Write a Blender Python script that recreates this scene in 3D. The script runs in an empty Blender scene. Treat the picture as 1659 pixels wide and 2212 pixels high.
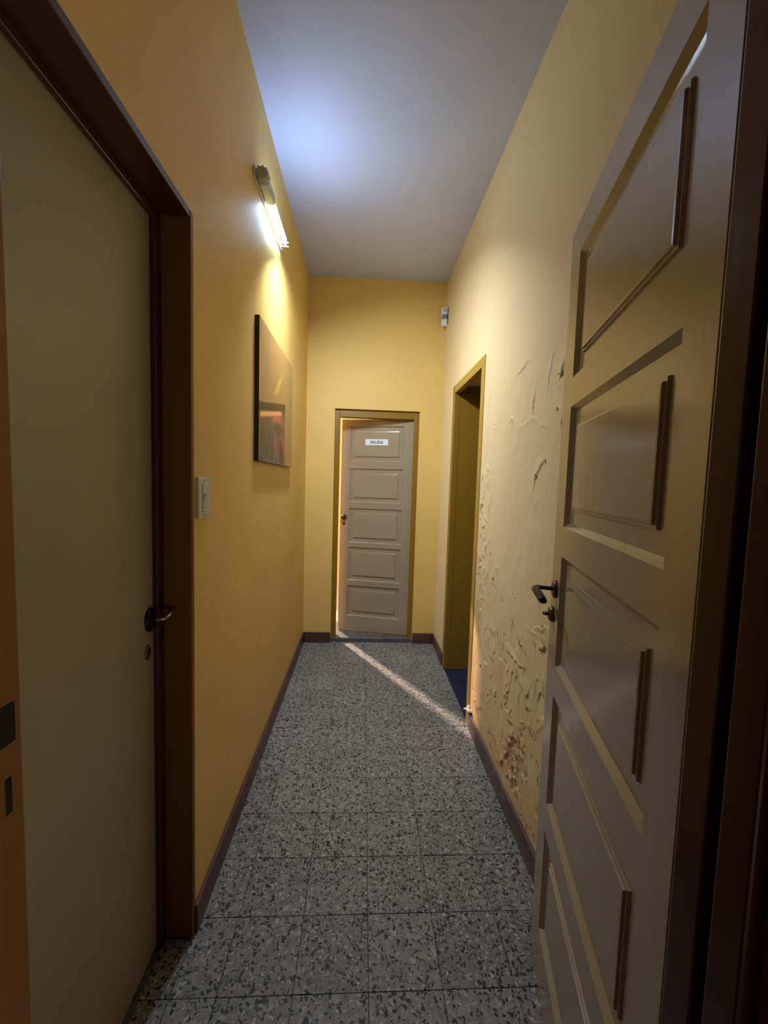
import bpy, bmesh, math, random
import numpy as np
from mathutils import Vector, Matrix
random.seed(7); rng = np.random.default_rng(7)
S = bpy.context.scene
COL = S.collection

# ------------------------------------------------------------------ camera
F_PX, PITCH, YAW, ROLL, CAM_H = 890.5, 0.0728, 0.0529, 0.0303, 1.358
XL, XR, YE, HC = -0.469, 0.632, 3.395, 2.958       # left wall, right wall, far wall, ceiling
cam = bpy.data.cameras.new('camera'); camo = bpy.data.objects.new('camera', cam); COL.objects.link(camo)
fwd = Vector((math.sin(YAW)*math.cos(PITCH), math.cos(YAW)*math.cos(PITCH), -math.sin(PITCH)))
rt = Vector((math.cos(YAW), -math.sin(YAW), 0)); up = rt.cross(fwd)
r2 = math.cos(ROLL)*rt + math.sin(ROLL)*up; u2 = -math.sin(ROLL)*rt + math.cos(ROLL)*up
camo.matrix_world = Matrix(((r2.x, u2.x, -fwd.x, 0), (r2.y, u2.y, -fwd.y, 0), (r2.z, u2.z, -fwd.z, CAM_H), (0, 0, 0, 1)))
cam.sensor_fit = 'HORIZONTAL'; cam.sensor_width = 36.0; cam.lens = F_PX/1659*36.0
cam.clip_start = 0.02; cam.clip_end = 200
S.camera = camo

# ------------------------------------------------------------------ sky, sun, exposure
W = bpy.data.worlds.new('sky'); S.world = W; W.use_nodes = True
bg = W.node_tree.nodes['Background']
bg.inputs[0].default_value = (1.0, 0.86, 0.66, 1); bg.inputs[1].default_value = 3.0
sun = bpy.data.lights.new('sun', 'SUN'); sun.energy = 8.0; sun.color = (1.0, 0.72, 0.55); sun.angle = math.radians(2.5)
suno = bpy.data.objects.new('sun', sun); COL.objects.link(suno)
_el = math.radians(40); sd = Vector((0.507*math.cos(_el), -0.862*math.cos(_el), -math.sin(_el)))
suno.rotation_euler = sd.to_track_quat('-Z', 'Y').to_euler()
suno.location = (-3, 8, 6)
TUBE_EMIT = 82.0; TUBE_COL = (0.46, 0.69, 1.0); FILL_COL = (0.74, 0.83, 0.95); FILL_W = 19.5
S.view_settings.view_transform = 'Standard'; S.view_settings.look = 'None'
S.view_settings.exposure = 0.0; S.view_settings.gamma = 1.0; S.view_settings.use_curve_mapping = False

# ------------------------------------------------------------------ materials
def srgb(r, g, b):
    f = lambda c: (c/255/12.92 if c/255 <= 0.04045 else ((c/255+0.055)/1.055)**2.4)
    return (f(r), f(g), f(b), 1)
def new_mat(name, col, rough=0.5, metal=0.0, spec=0.5):
    m = bpy.data.materials.new(name); m.use_nodes = True
    b = m.node_tree.nodes['Principled BSDF']
    b.inputs['Base Color'].default_value = col if len(col) == 4 else (*col, 1)
    b.inputs['Roughness'].default_value = rough; b.inputs['Metallic'].default_value = metal
    b.inputs['Specular IOR Level'].default_value = spec
    return m
def N(m, t, **kw):
    n = m.node_tree.nodes.new(t)
    for k, v in kw.items(): setattr(n, k, v)
    return n
def L(m, a, b): m.node_tree.links.new(a, b)
def pos_noise(m, scale, detail=4.0, rough=0.55, coord='Position', stretch=None):
    if coord == 'Position':
        g = N(m, 'ShaderNodeNewGeometry').outputs['Position']
    else:
        g = N(m, 'ShaderNodeTexCoord').outputs['Object']
    if stretch:
        mp = N(m, 'ShaderNodeMapping'); mp.inputs['Scale'].default_value = stretch; L(m, g, mp.inputs[0]); g = mp.outputs[0]
    n = N(m, 'ShaderNodeTexNoise'); n.inputs['Scale'].default_value = scale
    n.inputs['Detail'].default_value = detail; n.inputs['Roughness'].default_value = rough
    L(m, g, n.inputs['Vector']); return n.outputs['Fac']
def add_bump(m, fac, strength, dist):
    b = N(m, 'ShaderNodeBump'); b.inputs['Strength'].default_value = strength; b.inputs['Distance'].default_value = dist
    L(m, fac, b.inputs['Height']); L(m, b.outputs[0], m.node_tree.nodes['Principled BSDF'].inputs['Normal']); return b
def vary(m, fac, c1, c2, lo=0.3, hi=0.7):
    r = N(m, 'ShaderNodeValToRGB'); r.color_ramp.elements[0].position = lo; r.color_ramp.elements[1].position = hi
    r.color_ramp.elements[0].color = c1; r.color_ramp.elements[1].color = c2
    L(m, fac, r.inputs[0]); L(m, r.outputs[0], m.node_tree.nodes['Principled BSDF'].inputs['Base Color']); return r
def mul(c, k): return (c[0]*k, c[1]*k, c[2]*k, 1)

YEL = (0.80, 0.55, 0.165, 1); CREAM = (0.82, 0.65, 0.36, 1)
def wall_paint(name, c, rough=0.55):
    m = new_mat(name, c, rough, spec=0.3)
    vary(m, pos_noise(m, 2.2, 5), mul(c, 0.95), mul(c, 1.04))
    add_bump(m, pos_noise(m, 90, 3), 0.25, 0.004); return m
M_YEL = wall_paint('yellow_wall_paint', YEL)
M_CEIL = wall_paint('blue_cast_ceiling_paint', (0.57, 0.63, 0.90, 1), 0.7)  # white paint with the lamp's blue cast put into its colour
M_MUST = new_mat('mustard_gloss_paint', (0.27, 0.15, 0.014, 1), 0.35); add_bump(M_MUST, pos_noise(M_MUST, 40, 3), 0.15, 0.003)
M_MAROON = new_mat('dark_maroon_gloss_paint', (0.062, 0.019, 0.012, 1), 0.22); add_bump(M_MAROON, pos_noise(M_MAROON, 25, 3, stretch=(1, 1, .15)), 0.15, 0.003)
M_MAROON_LIT = new_mat('bounce_lit_maroon_paint', (0.19, 0.080, 0.016, 1), 0.45, spec=0.3); add_bump(M_MAROON_LIT, pos_noise(M_MAROON_LIT, 25, 3, stretch=(1, 1, .15)), 0.15, 0.003)  # same varnish as the maroon, yellow bounce light put into its colour
M_SKIRT = new_mat('maroon_skirting', (0.10, 0.035, 0.03, 1), 0.4); vary(M_SKIRT, pos_noise(M_SKIRT, 14, 5), (0.075, 0.028, 0.024, 1), (0.14, 0.06, 0.05, 1))
M_SKIRTR = new_mat('dusty_brown_skirting', (0.12, 0.08, 0.07, 1), 0.5); vary(M_SKIRTR, pos_noise(M_SKIRTR, 12, 5), (0.08, 0.055, 0.05, 1), (0.17, 0.125, 0.11, 1))
M_DOOR = new_mat('taupe_gloss_door_paint', (0.38, 0.30, 0.205, 1), 0.16, spec=1.0)
_b = add_bump(M_DOOR, pos_noise(M_DOOR, 16, 4, stretch=(1, 1, .35)), 0.22, 0.004)
M_FLUSH = new_mat('beige_flush_door_paint', (0.42, 0.33, 0.19, 1), 0.38)
vary(M_FLUSH, pos_noise(M_FLUSH, 3, 4), (0.31, 0.26, 0.155, 1), (0.345, 0.29, 0.177, 1))
add_bump(M_FLUSH, pos_noise(M_FLUSH, 120, 2), 0.12, 0.002)
M_BLACK = new_mat('black_metal', (0.012, 0.010, 0.008, 1), 0.35, 0.6)
M_BRONZE = new_mat('aged_bronze', (0.16, 0.11, 0.06, 1), 0.35, 0.9)
M_CHROME = new_mat('dull_chrome', (0.55, 0.52, 0.47, 1), 0.25, 1.0)
M_WHITEP = new_mat('white_plastic', (0.62, 0.60, 0.56, 1), 0.35)
M_GREYP = new_mat('grey_plastic', (0.40, 0.40, 0.40, 1), 0.45)
M_LENS = new_mat('pale_grey_lens', (0.20, 0.22, 0.22, 1), 0.25)
M_DARKP = new_mat('black_plastic', (0.014, 0.011, 0.009, 1), 0.7, spec=0.2)
M_NAVY = new_mat('navy_floor_paint', (0.012, 0.020, 0.062, 1), 0.5); vary(M_NAVY, pos_noise(M_NAVY, 20, 4), (0.010, 0.017, 0.052, 1), (0.016, 0.026, 0.075, 1))
M_SIGN = new_mat('white_sign_plastic', (0.85, 0.87, 0.92, 1), 0.3)
M_INK = new_mat('dark_sign_lettering', (0.03, 0.03, 0.05, 1), 0.5)
M_PLASTER = new_mat('bare_plaster', (0.55, 0.47, 0.36, 1), 0.9); add_bump(M_PLASTER, pos_noise(M_PLASTER, 150, 3), 0.5, 0.004)
M_SALT = new_mat('white_plaster_crumb', (0.75, 0.70, 0.60, 1), 0.8)
M_GROUT = new_mat('dark_floor_joint', (0.085, 0.083, 0.078, 1), 0.8)
M_RISER = new_mat('dark_grey_threshold', (0.09, 0.095, 0.10, 1), 0.5); vary(M_RISER, pos_noise(M_RISER, 40, 4), (0.06, 0.065, 0.07, 1), (0.14, 0.14, 0.14, 1))
M_PATIO = new_mat('patio_floor_tile', (0.6, 0.45, 0.36, 1), 0.6); vary(M_PATIO, pos_noise(M_PATIO, 9, 4), (0.5, 0.37, 0.30, 1), (0.62, 0.47, 0.38, 1))
M_GLOW = bpy.data.materials.new('lit_tube_glass'); M_GLOW.use_nodes = True
_nt = M_GLOW.node_tree; _nt.nodes.remove(_nt.nodes['Principled BSDF'])
_e = _nt.nodes.new('ShaderNodeEmission'); _e.inputs[0].default_value = (*TUBE_COL, 1); _e.inputs[1].default_value = TUBE_EMIT
_nt.links.new(_e.outputs[0], _nt.nodes['Material Output'].inputs[0])

# terrazzo: grey cement with dark angular chips, pale chips and a few brown ones; every tile its own pattern
def terrazzo():
    m = new_mat('grey_terrazzo', (0.3, 0.3, 0.3, 1), 0.42, spec=0.3)
    nt = m.node_tree
    g = N(m, 'ShaderNodeNewGeometry').outputs['Position']
    oi = N(m, 'ShaderNodeObjectInfo').outputs['Random']
    off = N(m, 'ShaderNodeMath', operation='MULTIPLY'); off.inputs[1].default_value = 37.0; L(m, oi, off.inputs[0])
    cmb = N(m, 'ShaderNodeCombineXYZ'); L(m, off.outputs[0], cmb.inputs[0]); L(m, off.outputs[0], cmb.inputs[1])
    av = N(m, 'ShaderNodeVectorMath', operation='ADD'); L(m, g, av.inputs[0]); L(m, cmb.outputs[0], av.inputs[1])
    def warped(vec, sc, amt):
        nz = N(m, 'ShaderNodeTexNoise'); nz.inputs['Scale'].default_value = sc; nz.inputs['Detail'].default_value = 2; L(m, vec, nz.inputs['Vector'])
        s = N(m, 'ShaderNodeVectorMath', operation='SUBTRACT'); s.inputs[1].default_value = (.5, .5, .5); L(m, nz.outputs['Color'], s.inputs[0])
        k = N(m, 'ShaderNodeVectorMath', operation='SCALE'); k.inputs['Scale'].default_value = amt; L(m, s.outputs[0], k.inputs[0])
        a = N(m, 'ShaderNodeVectorMath', operation='ADD'); L(m, vec, a.inputs[0]); L(m, k.outputs[0], a.inputs[1])
        fl = N(m, 'ShaderNodeVectorMath', operation='MULTIPLY'); fl.inputs[1].default_value = (1, 1, 0); L(m, a.outputs[0], fl.inputs[0])
        return fl.outputs[0]
    v = warped(av.outputs[0], 45, 0.030)
    def chips(scale, thr, keep, seed):
        o = N(m, 'ShaderNodeVectorMath', operation='ADD'); o.inputs[1].default_value = (seed, seed*1.7, 0); L(m, v, o.inputs[0])
        vo = N(m, 'ShaderNodeTexVoronoi'); vo.inputs['Scale'].default_value = scale; vo.voronoi_dimensions = '2D'; L(m, o.outputs[0], vo.inputs['Vector'])
        sp = N(m, 'ShaderNodeSeparateColor'); L(m, vo.outputs['Color'], sp.inputs[0])
        # radius varies with the cell
        rr = N(m, 'ShaderNodeMath', operation='MULTIPLY_ADD'); rr.inputs[1].default_value = thr*0.8; rr.inputs[2].default_value = thr*0.45; L(m, sp.outputs[1], rr.inputs[0])
        lt = N(m, 'ShaderNodeMath', operation='LESS_THAN'); L(m, vo.outputs['Distance'], lt.inputs[0]); L(m, rr.outputs[0], lt.inputs[1])
        kp = N(m, 'ShaderNodeMath', operation='LESS_THAN'); kp.inputs[1].default_value = keep; L(m, sp.outputs[0], kp.inputs[0])
        o2 = N(m, 'ShaderNodeMath', operation='MULTIPLY'); L(m, lt.outputs[0], o2.inputs[0]); L(m, kp.outputs[0], o2.inputs[1])
        return o2.outputs[0], sp.outputs[2]
    cur = None
    basef = N(m, 'ShaderNodeTexNoise'); basef.inputs['Scale'].default_value = 45; basef.inputs['Detail'].default_value = 6; L(m, av.outputs[0], basef.inputs['Vector'])
    br = N(m, 'ShaderNodeValToRGB'); br.color_ramp.elements[0].position = .3; br.color_ramp.elements[1].position = .75
    br.color_ramp.elements[0].color = (0.165, 0.165, 0.160, 1); br.color_ramp.elements[1].color = (0.30, 0.30, 0.29, 1); L(m, basef.outputs[0], br.inputs[0])
    # tone of the whole tile
    tn = N(m, 'ShaderNodeMapRange'); tn.inputs[3].default_value = .88; tn.inputs[4].default_value = 1.12; L(m, oi, tn.inputs[0])
    tm = N(m, 'ShaderNodeVectorMath', operation='SCALE'); L(m, br.outputs[0], tm.inputs[0]); L(m, tn.outputs[0], tm.inputs['Scale'])
    cur = tm.outputs[0]
    def over(cur, mask, c):
        mx = N(m, 'ShaderNodeMix', data_type='RGBA'); L(m, mask, mx.inputs['Factor']); L(m, cur, mx.inputs['A'])
        if isinstance(c, tuple): mx.inputs['B'].default_value = c
        else: L(m, c, mx.inputs['B'])
        return mx.outputs['Result']
    k, _ = chips(95, 0.42, 0.20, 3.1); cur = over(cur, k, (0.36, 0.36, 0.34, 1))
    k, _ = chips(120, 0.40, 0.10, 5.3); cur = over(cur, k, (0.48, 0.47, 0.44, 1))
    k, _ = chips(80, 0.36, 0.08, 8.9); cur = over(cur, k, (0.17, 0.12, 0.08, 1))
    k, _ = chips(130, 0.38, 0.20, 11.7); cur = over(cur, k, (0.060, 0.062, 0.064, 1))
    k, _ = chips(82, 0.38, 0.38, 1.9); cur = over(cur, k, (0.030, 0.031, 0.033, 1))
    L(m, cur, nt.nodes['Principled BSDF'].inputs['Base Color'])
    rg = N(m, 'ShaderNodeMapRange'); rg.inputs[3].default_value = .38; rg.inputs[4].default_value = .62
    L(m, pos_noise(m, 6, 4), rg.inputs[0]); L(m, rg.outputs[0], nt.nodes['Principled BSDF'].inputs['Roughness'])
    return m
M_TERR = terrazzo()

# peeling wall: paint colour and bare plaster driven by a vertex attribute that follows the torn edges
M_PEEL = new_mat('peeling_cream_paint', CREAM, 0.5, spec=0.3)
def _peel():
    m = M_PEEL; b = m.node_tree.nodes['Principled BSDF']
    r = vary(m, pos_noise(m, 2.2, 5), mul(CREAM, 0.96), mul(CREAM, 1.03))
    at = N(m, 'ShaderNodeAttribute'); at.attribute_name = 'bare'
    sp = N(m, 'ShaderNodeSeparateColor'); L(m, at.outputs['Color'], sp.inputs[0])
    mx = N(m, 'ShaderNodeMix', data_type='RGBA'); L(m, sp.outputs[0], mx.inputs['Factor']); L(m, r.outputs[0], mx.inputs['A']); mx.inputs['B'].default_value = (0.62, 0.49, 0.31, 1)
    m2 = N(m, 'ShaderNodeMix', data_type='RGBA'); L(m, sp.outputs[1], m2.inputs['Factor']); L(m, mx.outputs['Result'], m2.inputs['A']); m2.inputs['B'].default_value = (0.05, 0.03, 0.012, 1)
    m3 = N(m, 'ShaderNodeMix', data_type='RGBA'); L(m, sp.outputs[2], m3.inputs['Factor']); L(m, m2.outputs['Result'], m3.inputs['A']); m3.inputs['B'].default_value = (0.74, 0.42, 0.17, 1)  # warm tint mask, including the painted sunbeam
    L(m, m3.outputs['Result'], b.inputs['Base Color'])
    add_bump(m, pos_noise(m, 90, 3), 0.22, 0.004)
_peel()
M_VCOL = new_mat('printed_canvas', (1, 1, 1, 1), 0.6)
_a = N(M_VCOL, 'ShaderNodeAttribute'); _a.attribute_name = 'Col'; L(M_VCOL, _a.outputs['Color'], M_VCOL.node_tree.nodes['Principled BSDF'].inputs['Base Color'])

# ------------------------------------------------------------------ mesh helpers
def link(name, me, mat, parent=None, loc=None, rot=None):
    o = bpy.data.objects.new(name, me); COL.objects.link(o)
    if mat is not None and not me.materials: me.materials.append(mat)
    if parent is not None: o.parent = parent
    if loc is not None: o.location = loc
    if rot is not None: o.rotation_euler = rot
    return o
def to_mesh(bm, name, smooth=False):
    bmesh.ops.recalc_face_normals(bm, faces=bm.faces[:])
    me = bpy.data.meshes.new(name); bm.to_mesh(me); bm.free()
    if smooth: me.shade_smooth()
    return me
def bm_box(bm, x0, x1, y0, y1, z0, z1, bev=0.0, seg=1):
    vs = [bm.verts.new((x, y, z)) for x in (x0, x1) for y in (y0, y1) for z in (z0, z1)]
    f = [(0, 1, 3, 2), (4, 6, 7, 5), (0, 4, 5, 1), (2, 3, 7, 6), (0, 2, 6, 4), (1, 5, 7, 3)]
    fs = [bm.faces.new([vs[i] for i in q]) for q in f]
    if bev:
        es = list({e for q in fs for e in q.edges})
        bmesh.ops.bevel(bm, geom=es, offset=bev, segments=seg, profile=.5, affect='EDGES')
def box(name, b, mat, parent=None, bev=0.0, seg=1, loc=None, rot=None):
    bm = bmesh.new(); bm_box(bm, *b, bev=bev, seg=seg); return link(name, to_mesh(bm, name), mat, parent, loc, rot)
def boxes(name, bs, mat, parent=None, bev=0.0):
    bm = bmesh.new()
    for b in bs: bm_box(bm, *b, bev=bev)
    return link(name, to_mesh(bm, name), mat, parent)
def bm_tube(bm, pts, radii, n=12, flat=1.0, cap=True):
    pts = [Vector(p) for p in pts]
    if not hasattr(radii, '__len__'): radii = [radii]*len(pts)
    rings = []; prev = None
    for i, p in enumerate(pts):
        t = (pts[min(i+1, len(pts)-1)]-pts[max(i-1, 0)]).normalized()
        ref = Vector((0, 0, 1)) if abs(t.z) < .95 else Vector((0, 1, 0))
        if prev is None: a = t.cross(ref).normalized()
        else: a = (prev - t*prev.dot(t)).normalized()
        prev = a; b = t.cross(a)
        rings.append([bm.verts.new(p+radii[i]*(a*math.cos(2*math.pi*k/n)+b*flat*math.sin(2*math.pi*k/n))) for k in range(n)])
    for r, q in zip(rings, rings[1:]):
        for k in range(n): bm.faces.new((r[k], r[(k+1) % n], q[(k+1) % n], q[k]))
    if cap: bm.faces.new(rings[0][::-1]); bm.faces.new(rings[-1])
def tube(name, pts, radii, mat, parent=None, n=12, flat=1.0, loc=None, rot=None):
    bm = bmesh.new(); bm_tube(bm, pts, radii, n, flat); me = to_mesh(bm, name, True)
    return link(name, me, mat, parent, loc, rot)
def empty(name, loc, rz=0.0):
    o = bpy.data.objects.new(name, None); COL.objects.link(o); o.location = loc; o.rotation_euler = (0, 0, rz); o.empty_display_size = .05; return o
def tag(o, label=None, cat=None, group=None, kind=None):
    if label: o['label'] = label
    if cat: o['category'] = cat
    if group: o['group'] = group
    if kind: o['kind'] = kind
    return o
def struct(o, label=None, cat=None): return tag(o, label, cat, None, 'structure')

# ------------------------------------------------------------------ room shell
T = 0.30                                            # thickness of the right wall
LY0, LY1, LZ = 0.43, 1.155, 2.035                   # left door opening
RY0, RY1, RZ = 2.204, 2.965, 2.043                  # right doorway
FX0, FX1, FZ = -0.24, 0.448, 1.938                  # far door opening
NX0, NX1, NZ, NY = -0.357, 0.385, 2.055, 0.425      # near doorway the photograph is taken through

BACK = -0.72
wl = boxes('wall_left', [(BACK+.06, XL, LY1, YE+.14, 0, HC), (BACK+.06, XL, .30, LY0, 0, HC), (BACK+.06, XL, LY0, LY1, LZ, HC), (BACK, BACK+.06, .30, YE+.14, 0, HC)], M_YEL)
struct(wl, 'mustard yellow painted left wall of the corridor', 'wall')
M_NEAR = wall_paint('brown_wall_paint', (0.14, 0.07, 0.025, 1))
wf = boxes('wall_far', [(BACK, FX0, YE, YE+.14, 0, HC), (FX1, XR+1.2, YE, YE+.14, 0, HC), (FX0, FX1, YE, YE+.14, FZ, HC)], M_YEL)
struct(wf, 'yellow end wall around the far panelled door', 'wall')
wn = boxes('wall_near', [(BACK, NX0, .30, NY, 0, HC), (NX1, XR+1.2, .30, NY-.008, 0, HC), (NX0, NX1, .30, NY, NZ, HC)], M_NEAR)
struct(wn, 'brownish wall around the near doorway', 'wall')
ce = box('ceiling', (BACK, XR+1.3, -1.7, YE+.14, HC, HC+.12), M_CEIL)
struct(ce, 'plain white ceiling with blue lamp tint in its colour', 'ceiling')
# the dark room the camera stands in
struct(boxes('wall_near_left', [(BACK, XL-.1, -1.6, .30, 0, HC)], M_NEAR), 'brownish left wall of the dark room behind the camera', 'wall')
struct(boxes('wall_back', [(BACK, XR+1.2, -1.7, -1.6, 0, HC)], M_NEAR), 'brownish back wall of the room behind the camera', 'wall')
# side passage beyond the right doorway
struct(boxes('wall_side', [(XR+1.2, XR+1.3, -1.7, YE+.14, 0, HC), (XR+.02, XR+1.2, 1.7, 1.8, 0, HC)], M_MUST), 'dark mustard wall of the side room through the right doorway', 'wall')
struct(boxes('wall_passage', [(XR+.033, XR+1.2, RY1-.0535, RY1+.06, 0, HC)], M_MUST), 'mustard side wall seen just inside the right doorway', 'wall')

# right wall: plain slabs plus a finely modelled strip of blistered, peeling paint
CR = [[(1.605, 1.838), (1.656, 1.83), (1.723, 1.817)], [(1.603, 1.785), (1.584, 1.729)], [(1.533, 1.714), (1.535, 1.65), (1.536, 1.615)], [(2.023, 1.825), (2.143, 1.803)], [(1.653, 1.633), (1.661, 1.606), (1.691, 1.548), (1.72, 1.492), (1.711, 1.428), (1.685, 1.369), (1.69, 1.325)], [(1.786, 1.641), (1.752, 1.645), (1.723, 1.634)], [(1.649, 1.609), (1.536, 1.615), (1.497, 1.601)], [(1.418, 1.448), (1.458, 1.42), (1.485, 1.398), (1.499, 1.348)], [(1.484, 1.464), (1.418, 1.446)], [(1.315, 1.755), (1.315, 1.726), (1.334, 1.719)], [(1.348, 1.613), (1.318, 1.597), (1.306, 1.565), (1.305, 1.543)], [(1.392, 1.819), (1.405, 1.788), (1.415, 1.732), (1.428, 1.695)], [(1.357, 1.71), (1.356, 1.676)], [(1.468, 1.567), (1.419, 1.557), (1.407, 1.536)], [(2.01, 1.687), (1.982, 1.622)], [(1.463, 1.311), (1.49, 1.283), (1.492, 1.257)], [(2.102, 1.294), (2.146, 1.243), (2.056, 1.201)], [(2.156, 1.174), (2.086, 1.138), (2.095, 1.063), (2.049, 1.034)], [(1.97, 1.024), (1.979, 0.963), (1.992, 0.925), (2.121, 0.834)], [(1.901, 0.929), (1.912, 0.892)], [(1.884, 0.989), (1.834, 0.991)], [(2.071, 0.791), (2.027, 0.773)], [(1.693, 0.717), (1.721, 0.676), (1.62, 0.659), (1.559, 0.652), (1.491, 0.666)], [(1.762, 0.593), (1.701, 0.602)], [(1.472, 0.853), (1.458, 0.838), (1.398, 0.835)], [(1.407, 0.861), (1.323, 0.886)], [(1.364, 0.794), (1.333, 0.802), (1.325, 0.824)], [(1.62, 0.554), (1.641, 0.479), (1.671, 0.402)], [(1.555, 0.626), (1.565, 0.593)], [(1.382, 0.678), (1.403, 0.622)], [(1.487, 0.631), (1.446, 0.62)], [(1.341, 0.703), (1.328, 0.69)], [(1.335, 0.541), (1.356, 0.488), (1.37, 0.464)], [(1.404, 0.498), (1.405, 0.457)], [(1.546, 0.363), (1.589, 0.292), (1.601, 0.266)], [(1.56, 0.249), (1.55, 0.186), (1.532, 0.16)], [(1.82, 0.218), (1.722, 0.21)], [(1.644, 0.388), (1.566, 0.394)], [(1.924, 0.194), (1.891, 0.194)], [(1.356, 0.403), (1.322, 0.402)], [(1.516, 0.551), (1.523, 0.503)]]
GY0, GY1, GZ1 = 1.02, RY0, 2.25; ST = 0.004
ny = int((GY1-GY0)/ST)+1; nz = int(GZ1/ST)+1
gy, gz = np.meshgrid(np.linspace(GY0, GY1, ny), np.linspace(0, GZ1, nz), indexing='ij')
def vnoise(sx, sz, seed):
    r = np.random.default_rng(seed); g = r.random((int((GY1-GY0)/sx)+4, int(GZ1/sz)+4))
    a = (gy-GY0)/sx; b = gz/sz; i = a.astype(int); j = b.astype(int); fa = a-i; fb = b-j
    fa = fa*fa*(3-2*fa); fb = fb*fb*(3-2*fb)
    return (g[i, j]*(1-fa)*(1-fb)+g[i+1, j]*fa*(1-fb)+g[i, j+1]*(1-fa)*fb+g[i+1, j+1]*fa*fb)-.5
H = vnoise(.16, .22, 1)*.004 + vnoise(.05, .07, 2)*.0020 + vnoise(.018, .022, 3)*.0007
bare = np.zeros_like(H); dark = np.zeros_like(H); peach = np.zeros_like(H)
jit_y = vnoise(.03, .03, 11)*.022 + vnoise(.012, .012, 13)*.010; jit_z = vnoise(.03, .03, 12)*.022 + vnoise(.012, .012, 14)*.010
def crack(poly, amp, width, side, dk, reach=.035):
    global H
    py = gy+jit_y*.8; pz = gz+jit_z*.8
    best = np.full_like(H, 9.); sgn = np.zeros_like(H); tt = np.zeros_like(H)
    seglen = [math.hypot(b[0]-a[0], b[1]-a[1]) for a, b in zip(poly, poly[1:])]; tot = sum(seglen); acc = 0
    for (a, b), sl in zip(zip(poly, poly[1:]), seglen):
        dy, dz = b[0]-a[0], b[1]-a[1]
        t = np.clip(((py-a[0])*dy+(pz-a[1])*dz)/(sl*sl+1e-9), 0, 1)
        d = np.hypot(py-a[0]-t*dy, pz-a[1]-t*dz); s = np.sign((py-a[0])*dz-(pz-a[1])*dy)
        k = d < best; best = np.where(k, d, best); sgn = np.where(k, s, sgn); tt = np.where(k, (acc+t*sl)/tot, tt); acc += sl
    prof = np.clip(np.sin(np.pi*np.clip(tt*.92+.04, 0, 1)), 0, 1)**.5
    lift = amp*prof*np.exp(-(best/reach)**1.3)
    H = H + np.where(sgn*side > 0, lift, -0.25*lift*np.exp(-best/.01))
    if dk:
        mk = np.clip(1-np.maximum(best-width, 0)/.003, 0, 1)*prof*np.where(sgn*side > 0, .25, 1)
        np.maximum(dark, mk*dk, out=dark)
STRONG = {9: .9, 10: .9, 26: .75, 29: .55, 32: .6, 34: .9, 35: 1.0, 18: .4, 19: .45, 25: .35, 22: .0, 7: .14, 2: .10, 5: .15}
for i, pl in enumerate(CR):
    low = np.mean([q[1] for q in pl]) < 1.1
    crack(pl, rng.uniform(.005, .0075) if i in STRONG else rng.uniform(.003, .0052), .0013 if i in STRONG else .0006,
          1 if rng.random() < .5 else -1, STRONG.get(i, .28 if low else .16), rng.uniform(.014, .028))
# more fine blisters low on the wall
for k in range(115):
    z0 = rng.uniform(.12, 1.0)*rng.uniform(.5, 1.15); y0 = rng.uniform(1.28, 2.12)
    if k > 78: y0 = rng.uniform(2.0, 2.17); z0 = rng.uniform(.7, 1.45)
    a = rng.normal(math.pi/2+.25, .55); l = rng.uniform(.02, .07)
    pl = [(y0, z0), (y0+.5*l*math.cos(a)+rng.normal(0, .006), z0+.5*l*math.sin(a)), (y0+l*math.cos(a), z0+l*math.sin(a))]
    crack(pl, rng.uniform(.0028, .0058), .0005, 1 if rng.random() < .5 else -1, rng.uniform(.1, .38), rng.uniform(.012, .024))
# bare patch low on the wall: paint gone, crumbling plaster
ed = vnoise(.03, .035, 21)*.9+vnoise(.012, .014, 22)*.5
dm = np.hypot((gy+(gz-.28)*.25-1.515)/.085, (gz-.275)/.135)+ed*.8
mk = np.clip((1.0-dm)/.12, 0, 1); bare = np.maximum(bare, mk)
H = H - mk*.004 + mk*(vnoise(.012, .012, 31)*.006+vnoise(.03, .03, 32)*.008)
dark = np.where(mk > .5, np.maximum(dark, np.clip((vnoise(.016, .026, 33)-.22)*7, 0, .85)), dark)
# other small losses
for (cy, cz, ry, rz) in [(2.185, .11, .02, .05), (2.16, .25, .012, .06), (1.33, .80, .02, .02), (1.36, .86, .03, .012), (2.17, .9, .010, .08), (1.70, .60, .02, .008)]:
    dm2 = np.hypot((gy-cy)/ry, (gz-cz)/rz)+ed*1.2; k2 = np.clip((1-dm2)/.15, 0, 1); bare = np.maximum(bare, k2*.8); H = H-k2*.002
# sunbeam on the wall beside the doorway, painted in as a warm tint
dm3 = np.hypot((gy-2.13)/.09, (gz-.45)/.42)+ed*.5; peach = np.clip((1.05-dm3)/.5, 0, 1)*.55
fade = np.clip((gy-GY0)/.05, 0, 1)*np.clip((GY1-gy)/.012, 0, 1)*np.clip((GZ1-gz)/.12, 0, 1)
low_tint = np.clip((.62+vnoise(.12, .16, 41)*.5-gz)/.45, 0, 1)*.55  # warmer tint toward the floor with an uneven upper edge
peach = np.maximum(peach, low_tint)
H = H*fade
verts = np.stack([XR-H-.0015*fade, gy, gz], -1).reshape(-1, 3)
idx = np.arange(ny*nz).reshape(ny, nz)
quads = np.stack([idx[:-1, :-1], idx[:-1, 1:], idx[1:, 1:], idx[1:, :-1]], -1).reshape(-1, 4)
bmw = bmesh.new()
for b in [(XR, XR+T, .43, GY0, 0, HC), (XR, XR+T, GY0, RY0, GZ1, HC), (XR+.012, XR+T, GY0, RY0, 0, GZ1), (XR, XR+.05, RY1, YE+.001, 0, HC), (XR, XR+T, RY0, RY1, RZ, HC)]: bm_box(bmw, *b)
bmesh.ops.recalc_face_normals(bmw, faces=bmw.faces[:])
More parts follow.
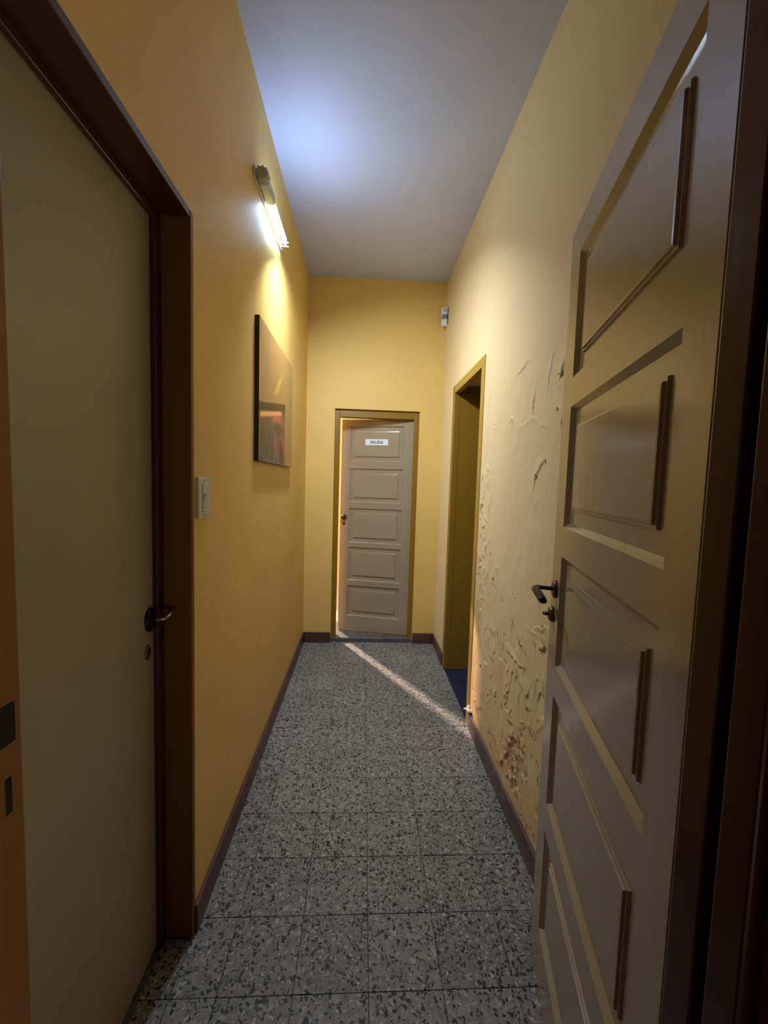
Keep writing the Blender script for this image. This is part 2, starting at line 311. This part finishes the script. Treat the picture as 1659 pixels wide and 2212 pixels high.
bv = [tuple(v.co) for v in bmw.verts]; bmw.verts.index_update(); bf = [[v.index+len(verts) for v in f.verts] for f in bmw.faces]; bmw.free()
me = bpy.data.meshes.new('wall_right'); me.from_pydata(verts.tolist()+bv, [], quads.tolist()+bf); me.update()
ca = me.color_attributes.new('bare', 'FLOAT_COLOR', 'POINT'); cd = np.zeros((len(verts)+len(bv), 4), np.float32); cd[:, 3] = 1
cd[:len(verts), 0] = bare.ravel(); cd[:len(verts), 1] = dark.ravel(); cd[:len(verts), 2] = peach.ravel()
ca.data.foreach_set('color', cd.ravel())
sm = np.zeros(len(me.polygons), bool); sm[:len(quads)] = True; me.polygons.foreach_set('use_smooth', sm)
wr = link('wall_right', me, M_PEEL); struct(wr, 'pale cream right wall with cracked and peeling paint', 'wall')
# curled flakes standing off the wall
def flake(y, z, w, h, curl, ang, mat):
    bm = bmesh.new(); g = []
    for i in range(5):
        row = []
        for j in range(4):
            s = i/4; t = j/3-.5
            yy = (t*w)*(1-.45*s)+random.uniform(-.1, .1)*w*.5; zz = -s*h; xx = -curl*s**1.7-.0015-abs(t)*.002
            row.append(bm.verts.new((xx, yy*math.cos(ang)-zz*math.sin(ang), yy*math.sin(ang)+zz*math.cos(ang))))
        g.append(row)
    for i in range(4):
        for j in range(3): bm.faces.new((g[i][j], g[i+1][j], g[i+1][j+1], g[i][j+1]))
    r = bmesh.ops.solidify(bm, geom=bm.faces[:], thickness=.0008)
    o = link('paint_flake', to_mesh(bm, 'paint_flake'), mat, wr, (XR-.004, y, z)); return o
M_FLAKE = new_mat('curled_cream_paint', mul(CREAM, .98), 0.5)
for pl in [CR[i] for i in (9, 10, 26, 29, 32, 22, 18, 7, 34, 25)]:
    for q in pl[::2]: flake(q[0], q[1]+.006, random.uniform(.008, .016), random.uniform(.008, .016), random.uniform(.002, .006), random.uniform(-2.4, 2.4), M_FLAKE)
for k in range(62):
    z = random.uniform(.12, .95); y = random.uniform(1.30, 1.95)
    flake(y, z, random.uniform(.006, .018), random.uniform(.008, .022), random.uniform(.003, .009), random.uniform(-3, 3), M_FLAKE)
for k in range(16):
    flake(random.uniform(2.05, 2.18), random.uniform(.6, 1.4), random.uniform(.006, .015), random.uniform(.01, .02), random.uniform(.003, .006), random.uniform(-3, 3), M_FLAKE)
# crumbs of white plaster in the bare patch
for k in range(24):
    while True:
        y = random.gauss(1.515, .05); z = random.gauss(.28, .07)
        if z > .15: break
    bm = bmesh.new(); bmesh.ops.create_icosphere(bm, subdivisions=1, radius=random.uniform(.002, .006))
    for v in bm.verts: v.co *= random.uniform(.7, 1.2); v.co.x *= .6
    link('plaster_crumb', to_mesh(bm, 'plaster_crumb'), M_SALT if random.random() < .5 else M_PLASTER, wr, (XR-.004, y-(z-.28)*.25, z))

# ------------------------------------------------------------------ floor of single terrazzo tiles
fl = boxes('floor', [(BACK, XR+.001, -1.7, YE+.02, -.12, -.004)], M_GROUT)
struct(fl, 'grey terrazzo tile floor of the corridor', 'floor')
def tile_mesh(w, d):
    bm = bmesh.new(); g = .0008; b = .0009
    x0, x1, y0, y1 = -w/2+g, w/2-g, -d/2+g, d/2-g
    rings = [[(x0, y0, -.006), (x1, y0, -.006), (x1, y1, -.006), (x0, y1, -.006)],
             [(x0, y0, -b), (x1, y0, -b), (x1, y1, -b), (x0, y1, -b)],
             [(x0+b, y0+b, 0), (x1-b, y0+b, 0), (x1-b, y1-b, 0), (x0+b, y1-b, 0)]]
    rv = [[bm.verts.new(c) for c in r] for r in rings]
    for a, c in zip(rv, rv[1:]):
        for k in range(4): bm.faces.new((a[k], a[(k+1) % 4], c[(k+1) % 4], c[k]))
    bm.faces.new(rv[-1]); return to_mesh(bm, 'floor_tile')
xs = [XL] + [.0507+.2*k for k in range(-2, 3)] + [XR]
ys = [1.0021+.2*k for k in range(-4, 12)] + [YE+.01]
tm = {}
for i in range(len(xs)-1):
    for j in range(len(ys)-1):
        w, d = xs[i+1]-xs[i], ys[j+1]-ys[j]; key = (round(w, 3), round(d, 3))
        if key not in tm: tm[key] = tile_mesh(w, d); tm[key].materials.append(M_TERR)
        o = link('floor_tile', tm[key], None, fl, ((xs[i]+xs[i+1])/2, (ys[j]+ys[j+1])/2, random.uniform(-.0006, 0)))
        o.rotation_euler = (random.uniform(-.0025, .0025), random.uniform(-.0025, .0025), random.uniform(-.003, .003))
for j in range(len(ys)-1):
    a_, b_ = max(ys[j], LY0+.01), min(ys[j+1], LY1-.01)
    if b_-a_ < .03: continue
    mm = tile_mesh(.078, b_-a_); mm.materials.append(M_TERR)
    link('floor_tile', mm, None, fl, (XL-.039, (a_+b_)/2, 0))
struct(boxes('floor_side', [(XR+.001, XR+1.2, 1.8, RY1, -.12, -.002)], M_NAVY), 'dark navy floor inside the right doorway', 'floor')
struct(box('floor_recess', (BACK+.06, XL-.078, LY0, LY1, -.003, .0), M_RISER), 'dark floor strip under the left flush door', 'floor')

# skirtings
def skirt(name, b, mat, label): return struct(box(name, b, mat, bev=.003, seg=2), label, 'skirting board')
skirt('baseboard_left', (XL-.002, XL+.012, LY1+.005, YE, 0, .088), M_SKIRT, 'dark maroon skirting along the left wall')
skirt('baseboard_far', (XL+.012, FX0-.002, YE-.012, YE+.002, 0, .088), M_SKIRT, 'short maroon skirting left of the far door')
skirt('baseboard_far', (FX1+.002, XR-.012, YE-.012, YE+.002, 0, .088), M_SKIRT, 'short maroon skirting right of the far door')
skirt('baseboard_right', (XR-.012, XR+.002, RY1+.002, YE, 0, .088), M_SKIRT, 'maroon skirting on the right wall between doorway and corner')
br_ = skirt('baseboard_right', (XR-.013, XR+.014, .6, RY0-.022, 0, .094), M_SKIRTR, 'dusty brown skirting under the peeling paint')
bm = bmesh.new()
for (dx, dy, dz, r) in [(0, 0, 0, .014), (-.012, .012, .006, .009), (-.004, -.016, .010, .011), (.002, .02, .014, .009), (-.02, .022, .002, .006)]:
    m4 = Matrix.Translation((dx, dy, dz)); bmesh.ops.create_icosphere(bm, subdivisions=2, radius=r, matrix=m4)
for v in bm.verts: v.co += Vector((random.uniform(-1, 1), random.uniform(-1, 1), random.uniform(-1, 1)))*.0025
tag(link('plaster_lump', to_mesh(bm, 'plaster_lump'), M_SALT, br_, (XR-.010, RY0-.032, .103)), 'whitish lump of plaster on the skirting end')

# ------------------------------------------------------------------ door frames
def frame(name, parts, label, mat):
    e = empty(name, parts[0][2]); struct(e, label, 'door frame')
    for nm, b, org, m in parts:
        o = box(nm, b, m or mat, None, bev=.003, seg=2); o.parent = e; o.matrix_parent_inverse = Matrix.Translation(-Vector(parts[0][2]))
    return e
# left flush door frame (flush with the wall, 8 cm deep, door stop 4 cm wide)
fx0, fx1 = XL-.074, XL+.004
frame('trim_1', [
    ('jamb', (fx0, fx1, LY1-.008, LY1+.012, 0, LZ+.012), (XL, LY1, 0), M_MAROON_LIT),
    ('jamb', (fx0, fx1, LY0-.012, LY0+.008, 0, LZ+.012), (0, 0, 0), M_MAROON_LIT),
    ('head', (fx0, fx1, LY0+.008, LY1-.008, LZ-.008, LZ+.012), (0, 0, 0), M_MAROON),
    ('stop', (fx0-.012, fx0, LY1-.036, LY1+.012, 0, LZ), (0, 0, 0), M_MAROON),
    ('stop', (fx0-.012, fx0, LY0-.012, LY0+.034, 0, LZ), (0, 0, 0), M_MAROON),
    ('stop', (fx0-.012, fx0, LY0+.034, LY1-.036, LZ-.028, LZ), (0, 0, 0), M_MAROON)], 'maroon-brown gloss frame around the left flush door', M_MAROON_LIT)
# far door frame, set 2 cm back in its opening
fy0, fy1 = YE+.022, YE+.10
frame('trim_2', [
    ('jamb', (FX0-.002, FX0+.040, fy0, fy1, 0, FZ), (FX0, fy0, 0), None),
    ('jamb', (FX1-.040, FX1+.002, fy0, fy1, 0, FZ), (0, 0, 0), None),
    ('head', (FX0+.040, FX1-.040, fy0, fy1, FZ-.062, FZ+.002), (0, 0, 0), None)], 'mustard painted frame around the far door', M_MUST)
M_MUST2 = new_mat('ochre_gloss_paint', (0.44, 0.27, 0.04, 1), 0.35)
frame('trim_3', [
    ('jamb', (XR-.006, XR+.035, RY0-.004, RY0+.055, 0, RZ+.004), (XR, RY0, 0), None),
    ('jamb', (XR-.006, XR+.035, RY1-.055, RY1+.004, 0, RZ+.004), (0, 0, 0), M_MUST),
    ('head', (XR-.006, XR+.035, RY0+.055, RY1-.055, RZ-.050, RZ+.004), (0, 0, 0), None)], 'thin ochre frame around the right doorway', M_MUST2)
# near doorway frame: strike jamb at left, hinge jamb at right
nf = frame('trim_4', [
    ('jamb', (NX1-.0195, NX1+.004, .385, .4235, 0, NZ), (NX1, .30, 0), M_MAROON),
    ('jamb', (NX1-.004, NX1+.004, .370, .386, 0, NZ), (0, 0, 0), M_MAROON),
    ('jamb', (NX1-.0205, NX1+.004, .335, .371, 0, NZ), (0, 0, 0), M_MAROON),
    ('jamb', (NX0-.004, NX0+.018, .338, .392, 0, NZ), (0, 0, 0), M_MAROON_LIT),
    ('jamb', (NX0-.004, NX0+.008, .392, .432, 0, NZ), (0, 0, 0), M_MAROON_LIT),
    ('head', (NX0+.018, NX1-.018, .338, .392, NZ-.022, NZ+.002), (0, 0, 0), M_MAROON)], 'dark wooden frame of the near doorway', M_MAROON)
for nm, z0, z1, y0, y1 in [('latch_plate', 1.082, 1.126, .402, .424), ('bolt_slot', 1.010, 1.050, .408, .4175)]:
    o = box(nm, (NX0+.004, NX0+.0092, y0, y1, z0, z1), M_DARKP, None, bev=.002); o.parent = nf; o.matrix_parent_inverse = Matrix.Translation(-Vector((NX1, .30, 0)))

# ------------------------------------------------------------------ panelled leaves
PROF = [(0, 0), (.012, .012), (.046, .012), (.0475, .0075), (.0525, .0075), (.054, .0035), (.058, .003)]
TH = .036
def panel_mesh(w, h, k):
    """panel with chamfered opening edge and raised field on both faces; local origin at its lower left corner on the front face (front = +Y)"""
    bm = bmesh.new()
    for sgn in (0, 1):
        prev = None
        for s, dp in PROF:
            s *= k; y = -dp if not sgn else -TH+dp
            ring = [bm.verts.new(c) for c in ((s, y, s), (w-s, y, s), (w-s, y, h-s), (s, y, h-s))]
            if prev:
                for i in range(4): bm.faces.new((prev[i], prev[(i+1) % 4], ring[(i+1) % 4], ring[i]))
            prev = ring
        bm.faces.new(prev)
    return to_mesh(bm, 'panel')
def leaf_mesh(w, z0, z1, u0, u1, rows):
    bm = bmesh.new(); us = [.002, u0, u1, w-.002]; zz = [z0+.002]
    for a, b in rows: zz += [a, b]
    zz.append(z1-.002); ops = {(1, 1+2*i) for i in range(len(rows))}
    grids = []
    for y in (0, -TH):
        g = [[bm.verts.new((u, y, z)) for z in zz] for u in us]; grids.append(g)
        for i in range(3):
            for j in range(len(zz)-1):
                if (i, j) not in ops: bm.faces.new((g[i][j], g[i+1][j], g[i+1][j+1], g[i][j+1]))
    def rim(y): return [bm.verts.new(c) for c in ((0, y, z0), (w, y, z0), (w, y, z1), (0, y, z1))]
    ra, rb = rim(-.002), rim(-TH+.002)
    def outer(g): return [g[i][0] for i in range(4)] + [g[3][j] for j in range(1, len(zz))] + [g[i][-1] for i in (2, 1, 0)] + [g[0][j] for j in range(len(zz)-2, 0, -1)]
    n = len(zz)
    for g, r in ((grids[0], ra), (grids[1], rb)):
        bm.faces.new([g[i][0] for i in range(4)]+[r[1], r[0]])
        bm.faces.new([g[3][j] for j in range(n)]+[r[2], r[1]])
        bm.faces.new([g[i][-1] for i in (3, 2, 1, 0)]+[r[3], r[2]])
        bm.faces.new([g[0][j] for j in range(n-1, -1, -1)]+[r[0], r[3]])
    for i in range(4): bm.faces.new((ra[i], ra[(i+1) % 4], rb[(i+1) % 4], rb[i]))
    return to_mesh(bm, 'leaf')
def panel_door(name, loc, ang, w, z0, z1, u0, u1, rows, mat, k, label):
    e = empty(name, loc, ang); struct(e, label, 'door')
    link('leaf', leaf_mesh(w, z0, z1, u0, u1, rows), mat, e)
    cache = {}
    for a, b in rows:
        key = round(b-a, 3)
        if key not in cache: cache[key] = panel_mesh(u1-u0, b-a, k); cache[key].materials.append(mat)
        link('panel', cache[key], None, e, (u0, 0, a))
    return e
HNG = Vector((.3714, .4298, 0)); A3 = math.radians(76.4)
d3 = panel_door('door_3', HNG, A3, .703, .012, 2.022, .078, .613,
    [(.145, .430), (.507, .811), (.888, 1.180), (1.256, 1.560), (1.632, 1.935)], M_DOOR, 1.0,
    'tall taupe panelled door standing open against the right wall, dark lever handle')
# lever handle: rose, neck out of the leaf, lever turned back to the hinge
h = tube('handle_rose', [(.655, 0, 1.085), (.655, .006, 1.085), (.655, .009, 1.085)], [.024, .024, .018], M_BRONZE, d3, 20)
hd = tube('lever_handle', [(.655, .006, 1.085), (.655, .030, 1.086), (.654, .044, 1.087), (.648, .052, 1.087), (.630, .055, 1.086), (.600, .053, 1.082), (.572, .050, 1.077), (.556, .049, 1.074)],
    [.009, .0085, .0095, .0105, .011, .011, .0105, .009], M_BLACK, d3, 12, .62)
tag(hd, 'dark lever handle turned back toward the hinges')
cy = tube('lock_escutcheon', [(.668, 0, 1.012), (.668, .007, 1.012), (.668, .012, 1.012)], [.021, .021, .015], M_BRONZE, d3, 20)
tube('lock_knob', [(.668, .010, 1.012), (.668, .026, 1.012)], [.010, .008], M_BLACK, cy, 12, .5)
tube('handle_rose', [(.655, -TH, 1.085), (.655, -TH-.008, 1.085)], [.024, .02], M_BRONZE, d3, 20)
tube('lever_handle', [(.655, -TH, 1.085), (.655, -TH-.04, 1.087), (.63, -TH-.05, 1.086), (.56, -TH-.048, 1.076)], [.009, .009, .0105, .009], M_BLACK, d3, 12, .62)
box('latch_bolt', (.702, .709, -.026, -.010, 1.070, 1.098), M_CHROME, d3, bev=.001)
for z in (.25, 1.05, 1.8): tube('hinge', [(-.004, -TH-.002, z-.045), (-.004, -TH-.002, z+.045)], .005, M_MAROON, d3, 10)

A2 = math.atan2(3.592-3.445, -.192-.416)
d2 = panel_door('door_2', (.416, 3.445, 0), A2, .625, .046, 1.882, .083, .550,
    [(.175, .447), (.492, .787), (.825, 1.125), (1.175, 1.466), (1.525, 1.826)], M_DOOR, .85,
    'taupe panelled exit door ajar in the end wall, carrying a white sign')
kb = tube('door_knob', [(.590, 0, 1.045), (.590, .010, 1.045), (.590, .014, 1.045), (.590, .026, 1.045), (.590, .036, 1.045), (.590, .042, 1.045)], [.024, .024, .010, .014, .021, .013], M_BRONZE, d2, 20)
tag(kb, 'bronze knob on the left stile')
tube('keyhole', [(.590, 0, .985), (.590, .003, .985)], [.010, .009], M_BLACK, d2, 14)
for z in (.25, 1.0, 1.7): tube('hinge', [(-.005, -.004, z-.04), (-.005, -.004, z+.04)], .005, M_MUST, d2, 10)

# sign on the far door (lies on the raised field of the top panel)
sg = empty('exit_sign', Vector((.416, 3.445, 0)) + Matrix.Rotation(A2, 3, 'Z') @ Vector((.318, 0, 1.690)), A2)
tag(sg, 'small white plate reading SALIDA on the far door top panel', 'sign')
box('plate', (-.098, .098, -.0035, .0005, -.026, .026), M_SIGN, sg, bev=.001)
fc = bpy.data.curves.new('lettering', 'FONT'); fc.body = 'SALIDA'; fc.size = .034; fc.align_x = 'CENTER'; fc.align_y = 'CENTER'; fc.extrude = .0004; fc.offset = .0006
fo = bpy.data.objects.new('lettering_tmp', fc); COL.objects.link(fo)
bpy.context.view_layer.update()
tme = bpy.data.meshes.new_from_object(fo.evaluated_get(bpy.context.evaluated_depsgraph_get())); bpy.data.objects.remove(fo)
tme.materials.clear()
lo = link('lettering', tme, M_INK, sg, (0, .0012, 0), (math.pi/2, 0, math.pi))

# left flush door
ex = fx0-.014
d1 = empty('door_1', (ex, LY0, 0)); struct(d1, 'plain beige flush door set back in the left wall', 'door')
box('leaf', (-.036, 0, .004, LY1-LY0-.006, .010, LZ-.006), M_FLUSH, d1, bev=.002)
yk = LY1-LY0-.055
es = tube('handle_rose', [(0, yk, .975), (.005, yk, .975), (.008, yk, .975)], [.024, .024, .018], M_BLACK, d1, 20, 1.35)
tube('lever_handle', [(.006, yk, .975), (.030, yk, .976), (.038, yk+.004, .977), (.042, yk+.02, .982), (.042, yk+.045, .991), (.040, yk+.07, .999)], [.007, .007, .008, .008, .0075, .006], M_CHROME, d1, 12, .7)
kh = tube('keyhole_escutcheon', [(0, yk-.01, .890), (.003, yk-.01, .890)], [.013, .011], M_BRONZE, d1, 18, 1.6)
box('keyhole', (.0025, .0045, yk-.013, yk-.007, .882, .898), M_DARKP, kh)
tr1 = bpy.data.objects['trim_1']
for z in (1.012, .918):
    o = box('strike_slot', (fx0-.001, fx0+.0022, LY1-.032, LY1-.012, z-.017, z+.017), M_DARKP, None, bev=.0008); o.parent = tr1; o.matrix_parent_inverse = Matrix.Translation(-Vector((XL, LY1, 0)))
o = box('strike_plate', (fx0-.0005, fx0+.0012, LY1-.034, LY1-.010, .888, 1.042), M_MAROON, None, bev=.0005); o.parent = tr1; o.matrix_parent_inverse = Matrix.Translation(-Vector((XL, LY1, 0)))

# threshold under the far door
struct(box('trim_5', (FX0+.001, FX1-.001, YE+.012, YE+.42, -.01, .036), M_RISER, bev=.004), 'raised dark grey threshold under the far door', 'threshold')

# ------------------------------------------------------------------ things on the walls
# fluorescent lamp on the left wall
ly0, ly1, lz = 1.755, 2.300, 2.575
lamp = empty('wall_light', (XL, ly0, lz))
tag(lamp, 'fluorescent wall lamp with lit white tubes high on the left wall', 'lamp')
box('back_plate', (-.001, .010, .0, ly1-ly0, -.020, .020), M_WHITEP, lamp, bev=.002)
bm = bmesh.new()
bm_tube(bm, [(.032, .002, 0), (.032, .008, 0), (.032, .040, 0), (.032, .048, 0)], [.018, .024, .024, .018], 16)
for k in range(9):
    a = 2*math.pi*k/9; c, s = .032+.024*math.cos(a), .024*math.sin(a); bm_box(bm, c-.003, c+.003, .006, .042, s-.003, s+.003)
tag(link('socket', to_mesh(bm, 'socket'), M_GREYP, lamp), 'grey ribbed lamp socket')
box('lamp_base', (.012, .052, .048, .178, -.019, .019), M_WHITEP, lamp, bev=.006, seg=3)
for s in (-.009, .009):
    tube('tube', [(.036, .174, s), (.036, .25, s), (.036, .46, s), (.036, .490, s)], [.008, .008, .008, .0075], M_GLOW, lamp, 12)
tube('tube_bridge', [(.036, .488, -.011), (.036, .488, .011)], .007, M_GLOW, lamp, 10)
bm = bmesh.new(); bm_box(bm, .008, .014, .498, .528, -.014, .014); bm_box(bm, .010, .050, .511, .515, -.012, -.008); bm_box(bm, .010, .050, .511, .515, .008, .012)
link('end_clip', to_mesh(bm, 'end_clip'), M_WHITEP, lamp)
# added unseen fill light beside the lamp, brightens lower walls and far end
al = bpy.data.lights.new('fill_light', 'AREA'); al.shape = 'RECTANGLE'; al.size = .30; al.size_y = .03; al.energy = FILL_W; al.color = FILL_COL; al.spread = math.radians(142)
alo = bpy.data.objects.new('fill_light', al); COL.objects.link(alo); alo.parent = lamp; alo.location = (.17, .335, -.01)
_d = Vector((.33, .40, -.85)).normalized(); _x = Vector((0, 1, 0)); _x = (_x - _d*_x.dot(_d)).normalized(); _y = (-_d).cross(_x)
alo.rotation_euler = Matrix(((_x.x, _y.x, -_d.x), (_x.y, _y.y, -_d.y), (_x.z, _y.z, -_d.z))).to_euler()
tube('wire', [(.004, .530, 0), (.004, .58, .010), (.003, .64, .014)], .002, M_WHITEP, lamp, 6)

# canvas on the left wall
py0, py1, pz0, pz1, pd = 1.800, 2.612, 1.432, 2.038, .020
pic = empty('canvas_picture', (XL, py0, pz0))
tag(pic, 'unframed tan canvas print of a glass candle on the left wall', 'picture')
box('canvas_edge', (-.001, pd-.0012, 0, py1-py0, 0, pz1-pz0), new_mat('dark_brown_canvas', (0.045, 0.030, 0.022, 1), 0.7), pic)
nu, nv = 150, 110
U, V = np.meshgrid(np.linspace(0, 1, nu), np.linspace(0, 1, nv), indexing='ij')
def sm_(a, b, x): t = np.clip((x-a)/(b-a), 0, 1); return t*t*(3-2*t)
def nz2(su, sv, seed):
    r = np.random.default_rng(seed); g = r.random((su+3, sv+3)); a = U*su; b = V*sv; i = a.astype(int); j = b.astype(int); fa = a-i; fb = b-j
    fa = fa*fa*(3-2*fa); fb = fb*fb*(3-2*fb)
    return g[i, j]*(1-fa)*(1-fb)+g[i+1, j]*fa*(1-fb)+g[i, j+1]*(1-fa)*fb+g[i+1, j+1]*fa*fb
def c3(*c): return np.array(srgb(*c)[:3])*1.3
img = np.ones((nu, nv, 3))*c3(180, 138, 72)
def put(mask, col): 
    global img
    img = img*(1-mask[..., None])+col*mask[..., None]
put(nz2(4, 3, 1)*.6, c3(166, 140, 88)); put(np.clip(nz2(7, 3, 2)-.4, 0, 1)*.9, c3(190, 146, 88))
put(sm_(.10, .0, abs(U-.16-.25*(V-.7)))*sm_(.5, .8, V)*.6, c3(158, 138, 92))
put(sm_(.075, .0, abs(U-.45-.9*(V-.62)))*sm_(.52, .62, V)*sm_(.84, .70, V)*.9, c3(210, 178, 80))
put(sm_(.72, .76, U)*.5, c3(166, 142, 86))
V2 = V-.21*U
glass = sm_(.725, .712, U)*sm_(.417, .408, V2)
put(glass, c3(122, 98, 66)); put(glass*sm_(.335, .35, V2), c3(106, 78, 34))
put(glass*nz2(9, 2, 5)*sm_(.33, .37, V2)*.6, c3(70, 50, 24))
put(glass*sm_(.36, .42, U)*sm_(.33, .26, V2)*.8, c3(160, 112, 70))
put(glass*np.clip(nz2(12, 10, 6)-.45, 0, 1)*1.2, c3(82, 64, 42))
put(glass*sm_(.030, .006, abs(V2-.328))*sm_(.0, .06, U)*sm_(.64, .54, U), c3(255, 180, 104))
put(glass*sm_(.06, .0, abs(V2-.285))*sm_(.25, .4, U)*sm_(.64, .5, U)*.7, c3(220, 130, 70))
put(glass*sm_(.11, .08, V)*.6, c3(112, 104, 90)); put(glass*sm_(.09, .04, V)*np.clip(nz2(16, 14, 9)-.4, 0, 1)*1.5, c3(66, 56, 42))
put(glass*sm_(.06, .03, abs(U-.60))*sm_(.12, .08, abs(V-.12))*np.clip(nz2(14, 10, 8)-.2, 0, 1)*1.2, c3(56, 42, 24))
PW, PH = py1-py0, pz1-pz0
pv = np.stack([np.full_like(U, pd), U*PW, V*PH], -1).reshape(-1, 3)
pi_ = np.arange(nu*nv).reshape(nu, nv); pq = np.stack([pi_[:-1, :-1], pi_[1:, :-1], pi_[1:, 1:], pi_[:-1, 1:]], -1).reshape(-1, 4)
pm = bpy.data.meshes.new('canvas_print'); pm.from_pydata(pv.tolist(), [], pq.tolist()); pm.update()
pc = pm.color_attributes.new('Col', 'FLOAT_COLOR', 'POINT'); cc = np.ones((nu*nv, 4), np.float32); cc[:, :3] = img.reshape(-1, 3); pc.data.foreach_set('color', cc.ravel())
link('canvas_print', pm, M_VCOL, pic)

# light switch
sw = empty('light_switch', (XL, 1.182, 1.238))
tag(sw, 'white rectangular light switch on the left wall beside the door frame', 'switch')
box('plate', (-.001, .010, 0, .084, 0, .118), M_WHITEP, sw, bev=.003, seg=3)
bm = bmesh.new()
bm_box(bm, .0095, .0125, .024, .060, .018, .100); bmesh.ops.bevel(bm, geom=bm.edges[:], offset=.001, segments=1, affect='EDGES')
link('module_frame', to_mesh(bm, 'module_frame'), M_WHITEP, sw)
bm = bmesh.new(); vs = [bm.verts.new(c) for c in ((.012, .030, .034), (.012, .054, .034), (.0135, .054, .052), (.0135, .030, .052), (.0185, .030, .070), (.0185, .054, .070), (.012, .030, .070), (.012, .054, .070))]
for q in ((0, 1, 2, 3), (3, 2, 5, 4), (4, 5, 7, 6), (0, 3, 4, 6), (1, 7, 5, 2), (0, 6, 7, 1)): bm.faces.new([vs[i] for i in q])
link('rocker', to_mesh(bm, 'rocker'), M_WHITEP, sw)
box('module_gap', (.0100, .0128, .026, .058, .028, .031), M_GREYP, sw)
for z in (.009, .109): tube('screw', [(.009, .042, z), (.0112, .042, z)], .0035, M_GREYP, sw, 10)

# motion sensor in the far right corner
se = empty('motion_sensor', (XR-.016, 3.330, 2.672), math.radians(-24))
tag(se, 'small pale motion sensor near the ceiling in the far right corner', 'sensor')
bm = bmesh.new(); bm_box(bm, -.034, .026, -.022, .014, -.074, .068, bev=.008, seg=3)
for v in bm.verts:
    if v.co.y < 0 and v.co.z < -.02: v.co.y += (-.02-v.co.z)*.35
link('housing', to_mesh(bm, 'housing'), M_WHITEP, se)
bm = bmesh.new(); bm_box(bm, -.024, .014, -.0245, -.015, -.020, .012, bev=.004, seg=2)
link('lens', to_mesh(bm, 'lens'), M_LENS, se)
box('top_window', (-.010, .014, -.0235, -.015, .034, .054), M_GREYP, se, bev=.002)
box('shade_bracket', (.018, .042, -.020, .018, -.066, .066), M_DARKP, se, bev=.003)  # bracket made black and thick to stand in for the housing's shaded side
cb = tube('cable', [(.020, .012, .060), (.024, .018, .12), (.026, .020, .20), (.024, .022, .262)], .0032, M_MUST2, se, 8)

# ------------------------------------------------------------------ patio outside the exit door
struct(box('floor_patio', (-4, 3, YE+.14, 12, -.12, .030), M_PATIO), 'pinkish tiled ground outside the exit door', 'floor')
struct(box('wall_patio', (-.85, 3, 5.2, 5.35, 0, 4.2), M_YEL), 'sunlit yellow wall outside the exit door', 'wall')
struct(box('wall_patio_right', (1.6, 1.75, YE+.14, 5.2, 0, 4.2), M_YEL), 'yellow side wall outside the exit door', 'wall')
